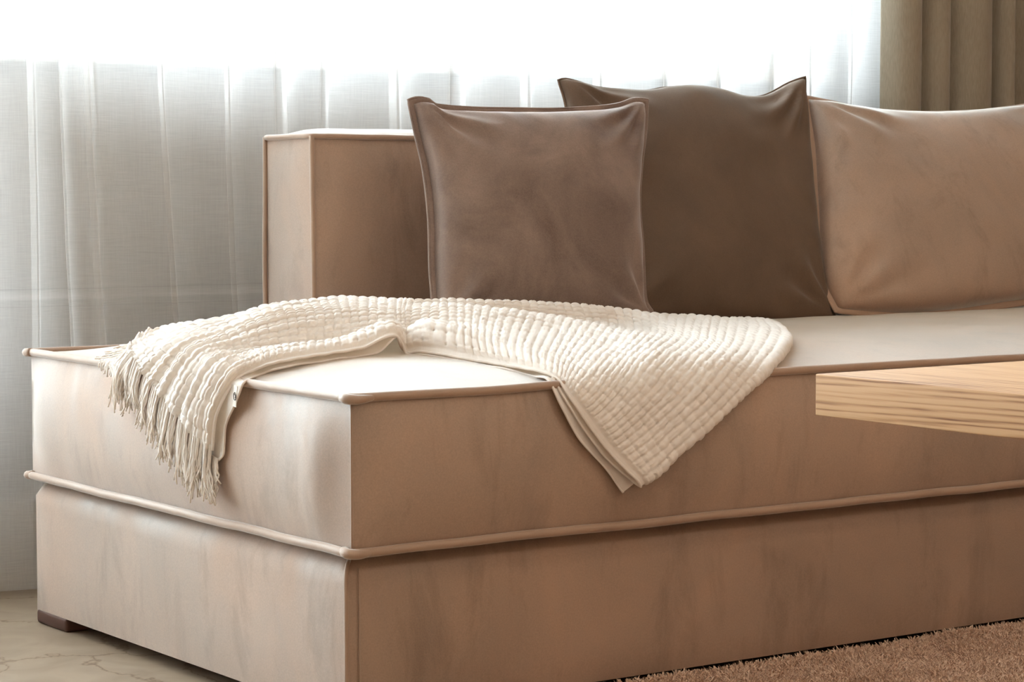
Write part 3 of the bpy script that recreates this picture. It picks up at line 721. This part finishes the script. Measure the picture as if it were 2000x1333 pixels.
# fringe: one knotted tassel of twisted strands per row of the weave
end = X[0]; inward = X[10]
def make_tassel(p0, d, ln, strands=5):
    on_top = p0[0] > -.012
    nn = np.array([-.2, 0, 1.0]) if on_top else np.array([-1.0, 0, 0])
    V, F = [], []
    sway = np.array([0, random.uniform(-.25, .25), random.uniform(-.05, .12) * (not on_top)])
    for st in range(strands):
        ph = st * 2 * math.pi / strands + random.uniform(-.3, .3)
        tt = np.linspace(0, 1, 10)
        spread = .0013 + .0034 * tt ** 1.5
        side = np.cross(d, nn); side /= np.linalg.norm(side) + 1e-9
        l2 = ln * random.uniform(.8, 1.05)
        own = side * random.uniform(-.10, .10)
        pts = []
        for q, sp_ in zip(tt, spread):
            dirv = d * (1 - .55 * q * (not on_top)) + np.array([0, 0, -.55 * q * (not on_top)]) + sway * q + own * q * q
            tw = ph + q * 5.0
            pt = p0 + dirv * l2 * q + side * math.cos(tw) * sp_ + nn * (abs(math.sin(tw)) * sp_ + .0005)
            if pt[0] > -.008:
                pt[2] = float(seat_z(max(pt[0], 0), pt[1])) + .0045 + abs(math.sin(tw)) * sp_ + (p0[2] - float(seat_z(max(p0[0], 0), p0[1]))) * max(0, 1 - q * 2.5)
                pts.append(pt); continue
            if on_top:
                over = -.010 - pt[0]
                pt = np.array([-.0135 - min(over, .008), pt[1], .4505 - max(0, over - .004)])
            elif pt[2] < .452:
                pt[0] = min(pt[0], max(-.0205 if pt[2] < .437 else -.016, -.0205 + (p0[0] + .0205) * (1 - 2 * q)) if q < .5 else -.0205)
            pts.append(pt)
        v, f = tube_arrays(np.array(pts), (.0017 * (1 - .45 * tt ** 3)), 5, off=len(V))
        V += v.tolist(); F += f
    return mesh_obj('tassel', V, F, M['throw'], T)
NT = 100
s_end = np.concatenate([[0], np.cumsum(np.linalg.norm(np.diff(end, axis=0), axis=1))])
for k in range(NT):
    s = s_end[-1] * (k + .5 + random.uniform(-.2, .2)) / NT
    p0 = np.array([np.interp(s, s_end, end[:, c]) for c in range(3)])
    pin = np.array([np.interp(s, s_end, inward[:, c]) for c in range(3)])
    d = p0 - pin; d /= np.linalg.norm(d)
    if p0[0] > -.012:
        d = np.array([-.93, random.uniform(-.25, .15), 0.0])
    elif p0[2] < .455:
        d[0] *= .1; d[2] -= .5; d /= np.linalg.norm(d)
    make_tassel(p0 - d * .007, d, random.uniform(.068, .096) * (.75 if p0[0] > -.012 else 1))
ue = [np.array(UNDER_LAYER[0][0]) * (1 - q) + np.array(UNDER_LAYER[1][0]) * q for q in np.linspace(0, .7, 7)]
for p0 in ue:
    make_tassel(p0 + np.array([-.002, 0, .004]), np.array([0, .05, -1.0]), random.uniform(.045, .06), 4)

# small sewn-in label on the hem
M['label'] = plain('white_satin_label', (.72, .66, .58), vary=.01)
M['ink'] = plain('dark_label_ink', (.05, .045, .04), vary=.01)
lab = mesh_obj('care_tag', [(-.0252, .266, .443), (-.0252, .257, .442), (-.0252, .270, .414), (-.0252, .261, .413), (-.0262, .266, .443), (-.0262, .257, .442), (-.0262, .270, .414), (-.0262, .261, .413)],
               [(0, 1, 3, 2), (4, 6, 7, 5), (0, 4, 5, 1), (2, 3, 7, 6), (0, 2, 6, 4), (1, 5, 7, 3)], M['label'], T, smooth=False)
an = np.linspace(0, 2 * math.pi, 20, endpoint=False)
tube('label_ring', np.stack([-.0264 + 0 * an, .2635 + .0032 * np.cos(an), .428 + .0052 * np.sin(an)], 1), .0006, M['ink'], lab, n=6, closed=True)
an = an[3:14]
tube('label_mark', np.stack([-.0264 + 0 * an, .2635 + .0017 * np.cos(an), .428 + .0026 * np.sin(an)], 1), .0005, M['ink'], lab, n=6)

# ------------------------------------------------------------------ coffee table
tb = tag(empty('coffee_table', (1.05, -1.25, 0)), 'pale oak coffee table with a thick square-edged top in front of the sofa', 'table')
TX0, TX1, TY0, TY1, TZ = .172, 1.9, -1.75, -.687, .5132
box('tabletop', TX0, TX1, TY0, TY1, TZ - .045, TZ, M['oak'], tb, .0012)
for (x0, x1) in ((.85, .91), (1.45, 1.51)):
    box('leg', x0, x1, -1.55, -.95, .02, TZ - .046, M['oak'], tb, .002)

# ------------------------------------------------------------------ rug
rug = tag(empty('rug', (1.5, -1.3, 0)), 'short-pile tan rug lying along the front of the sofa', 'rug')
RGX0, RGX1, RGY0, RGY1, RGZ = .20, 3.1, -2.3, .008, .010
box('backing', RGX0, RGX1, RGY0, RGY1, .0008, RGZ, M['rug'], rug, .002)
def pile(x0, x1, y0, y1, count, hgt, parent):
    r = np.random.default_rng(5)
    x = r.uniform(x0, x1, count); y = r.uniform(y0, y1, count)
    w = SineNoise(4, 9, 8)
    P = np.stack([x, y, np.full(count, RGZ - .002)], 1)
    hh = hgt * (.75 + .5 * r.random(count) + .35 * w(P))
    ang = r.uniform(0, 2 * math.pi, count); lean = r.normal(0, .75, (count, 2)) * hh[:, None]
    wd = .0012
    dx, dy = np.cos(ang) * wd, np.sin(ang) * wd
    a = P + np.stack([dx, dy, 0 * dx], 1); b = P - np.stack([dx, dy, 0 * dx], 1)
    c = P + np.stack([lean[:, 0] - dx * .6, lean[:, 1] - dy * .6, hh], 1); d = P + np.stack([lean[:, 0] + dx * .6, lean[:, 1] + dy * .6, hh], 1)
    V = np.stack([a, b, c, d], 1).reshape(-1, 3)
    F = (np.arange(count)[:, None] * 4 + np.arange(4)[None])
    o = mesh_obj('pile', V, F, M['rug'], parent, smooth=False)
    o['kind'] = 'stuff'
    return o
pile(RGX0, 1.75, -.75, RGY1 + .004, 260000, .011, rug)
pile(RGX0, 3.1, RGY0, -.75, 90000, .011, rug)

# ------------------------------------------------------------------ curtains
def omega(x, w, d):
    if w > .0125:                                       # broad rounded pleat
        return [(x - w * 1.3, 0), (x - .45 * w, -.45 * d), (x - .62 * w, -.85 * d), (x, -1.1 * d), (x + .62 * w, -.85 * d), (x + .45 * w, -.45 * d), (x + 1.3 * w, 0)]
    return [(x - w * 1.5, 0), (x + .7 * w, -.25 * d), (x + w, -.38 * d), (x + .6 * w, -.48 * d), (x - .6 * w, -.56 * d), (x - w, -.68 * d), (x - .7 * w, -.8 * d), (x + .6 * w, -.95 * d), (x + 1.5 * w, -.5 * d), (x + 2.4 * w, 0)]

def sheer_panel(x0t, x0b, x1t, x1b, folds, y, label, group, name='sheer_curtain', seed=1, ztop=2.50, amp=.010):
    """folds: (x at the top of the picture, x low down, half width, depth)."""
    def plan(level):
        pts = [(x0t if level == 0 else x0b, 0.0)]
        for f in folds:
            pts += omega(f[level], f[2], f[3] * (1.0 if level == 0 else .8))
        pts.append((x1t if level == 0 else x1b, 0.0))
        out = [pts[0]]
        for a, b in zip(pts[:-1], pts[1:]):          # soft sag between the pleats
            g = b[0] - a[0]
            if g > .03:
                for k in (1, 2, 3): out.append((a[0] + g * k / 4, a[1] + (b[1] - a[1]) * k / 4 + amp * math.sin(math.pi * k / 4) * (1 if g < .2 else 1.6)))
            out.append(b)
        return np.array(out)
    top, low = plan(0), plan(1)
    n = len(top) * 5
    a = catmull(top, np.linspace(0, len(top) - 1, n)); b = catmull(low, np.linspace(0, len(low) - 1, n))
    zz = np.concatenate([np.linspace(.004, .30, 12), np.linspace(.34, 1.2, 26), np.linspace(1.3, ztop, 8)])
    w = SineNoise(seed, 1.3, 6); w2 = SineNoise(seed + 5, 4, 6)
    V = []
    for z in zz:
        f = (1.05 - z) / .52                           # 0 at the top of the picture, 1 at the stripes
        f = np.clip(f, -1.0, 1.7)
        xy = a * (1 - f) + b * f
        P = np.stack([xy[:, 0], y + xy[:, 1], np.full(n, z)], 1)
        P[:, 1] += .010 * w(P) + .004 * w2(P) * (1.6 if z < .3 else 1)
        V.append(P)
    V = np.array(V)
    base = np.array([(x0b + x1b) / 2, y, 0])
    root = tag(empty(name, base.tolist()), label, 'curtain', group)
    cloth = mesh_obj('cloth', V.reshape(-1, 3), grid_faces(len(zz), n), M['sheer'], root)
    hemz = [k for k, z in enumerate(zz) if z <= .17]
    Hm = V[hemz].copy(); Hm[..., 1] += .004
    mesh_obj('hem', Hm.reshape(-1, 3), grid_faces(len(hemz), n), M['sheer_hem'], root)
    for edge_i in (0, n - 1):
        tube('side_hem', V[::2, edge_i], .003, M['sheer'], root, n=6)
    return root

left_folds = [(-2.0858, -2.0858, 0.02, 0.03), (-1.5996, -1.5996, 0.014, 0.03), (-1.1621, -1.1621, 0.014, 0.03), (-0.7731, -0.7829, 0.012, 0.03), (-0.3842, -0.3842, 0.01, 0.025), (-0.1217, -0.1217, 0.01, 0.02), (0.1234, 0.1253, 0.006, 0.006)]
sheer_panel(-2.75, -2.75, 0.2342, 0.2605, left_folds, 1.278, 'white sheer curtain panel hanging left of the sofa backrest', 'sheer curtains at the window', seed=2)
main_folds = [(0.2109, 0.2333, 0.006, 0.012), (0.3509, 0.3811, 0.0052, 0.018), (0.4841, 0.5026, 0.0055, 0.02), (0.593, 0.6018, 0.019, 0.03), (0.6922, 0.6951, 0.013, 0.02), (0.8449, 0.8449, 0.011, 0.025), (0.9839, 0.9849, 0.03, 0.03), (1.1473, 1.1502, 0.012, 0.025),
              (1.3233, 1.3262, 0.012, 0.03), (1.5002, 1.5041, 0.016, 0.03), (1.6509, 1.6548, 0.014, 0.025), (1.7919, 1.7978, 0.016, 0.03), (1.8931, 1.8999, 0.01, 0.02), (2.0195, 2.0272, 0.006, 0.012)]
sheer_panel(0.1691, 0.1827, 2.1464, 2.1542, main_folds, 1.250, 'white sheer curtain panel hanging behind the sofa backrest and pillows', 'sheer curtains at the window', seed=6)

# heavy drape at the right end of the window
dr = tag(empty('drape_curtain', (2.6, 1.24, 0)), 'heavy olive brown drape hanging in deep pleats beside the sheer curtain', 'curtain')
pleats = [2.172, 2.278, 2.367, 2.504, 2.572]
pts = [(2.215, 1.306), (2.180, 1.306)]
for a, b, dp in zip(pleats[:-1], pleats[1:], (.05, .045, .05, .045)):
    g = b - a
    pts += [(a + .02 * g, 1.300), (a + .22 * g, 1.300 - dp * .75), (a + .55 * g, 1.300 - dp), (a + .84 * g, 1.300 - dp * .7), (b - .03 * g, 1.296), (b - .015, 1.325)]
x = 2.60
pts += [(2.585, 1.40), (2.60, 1.47), (2.63, 1.50)]
while x < 3.35:
    pts += [(x + .05, 1.475), (x + .09, 1.465), (x + .13, 1.49), (x + .12, 1.525)]
    x += .13
pts = np.array(pts)
pts[:, 1] -= .065
pts[:, 0] = -1.587 + (pts[:, 0] + 1.587) * 0.9834
n = len(pts) * 6
pa = catmull(pts, np.linspace(0, len(pts) - 1, n))
zz = np.linspace(.006, 2.5, 40)
w = SineNoise(12, 1.2, 6)
V = np.array([np.stack([pa[:, 0] + .004 * w(np.stack([pa[:, 0], pa[:, 1], np.full(n, z)], 1)), pa[:, 1], np.full(n, z)], 1) for z in zz])
mesh_obj('cloth', V.reshape(-1, 3), grid_faces(len(zz), n), M['drape'], dr)

rod = tag(empty('curtain_rail', (0, 1.26, 2.5)), 'white ceiling track that carries the curtains along the window wall', 'rail')
box('track', -2.9, 3.45, 1.16, 1.36, 2.505, 2.598, M['frame'], rod, .004)
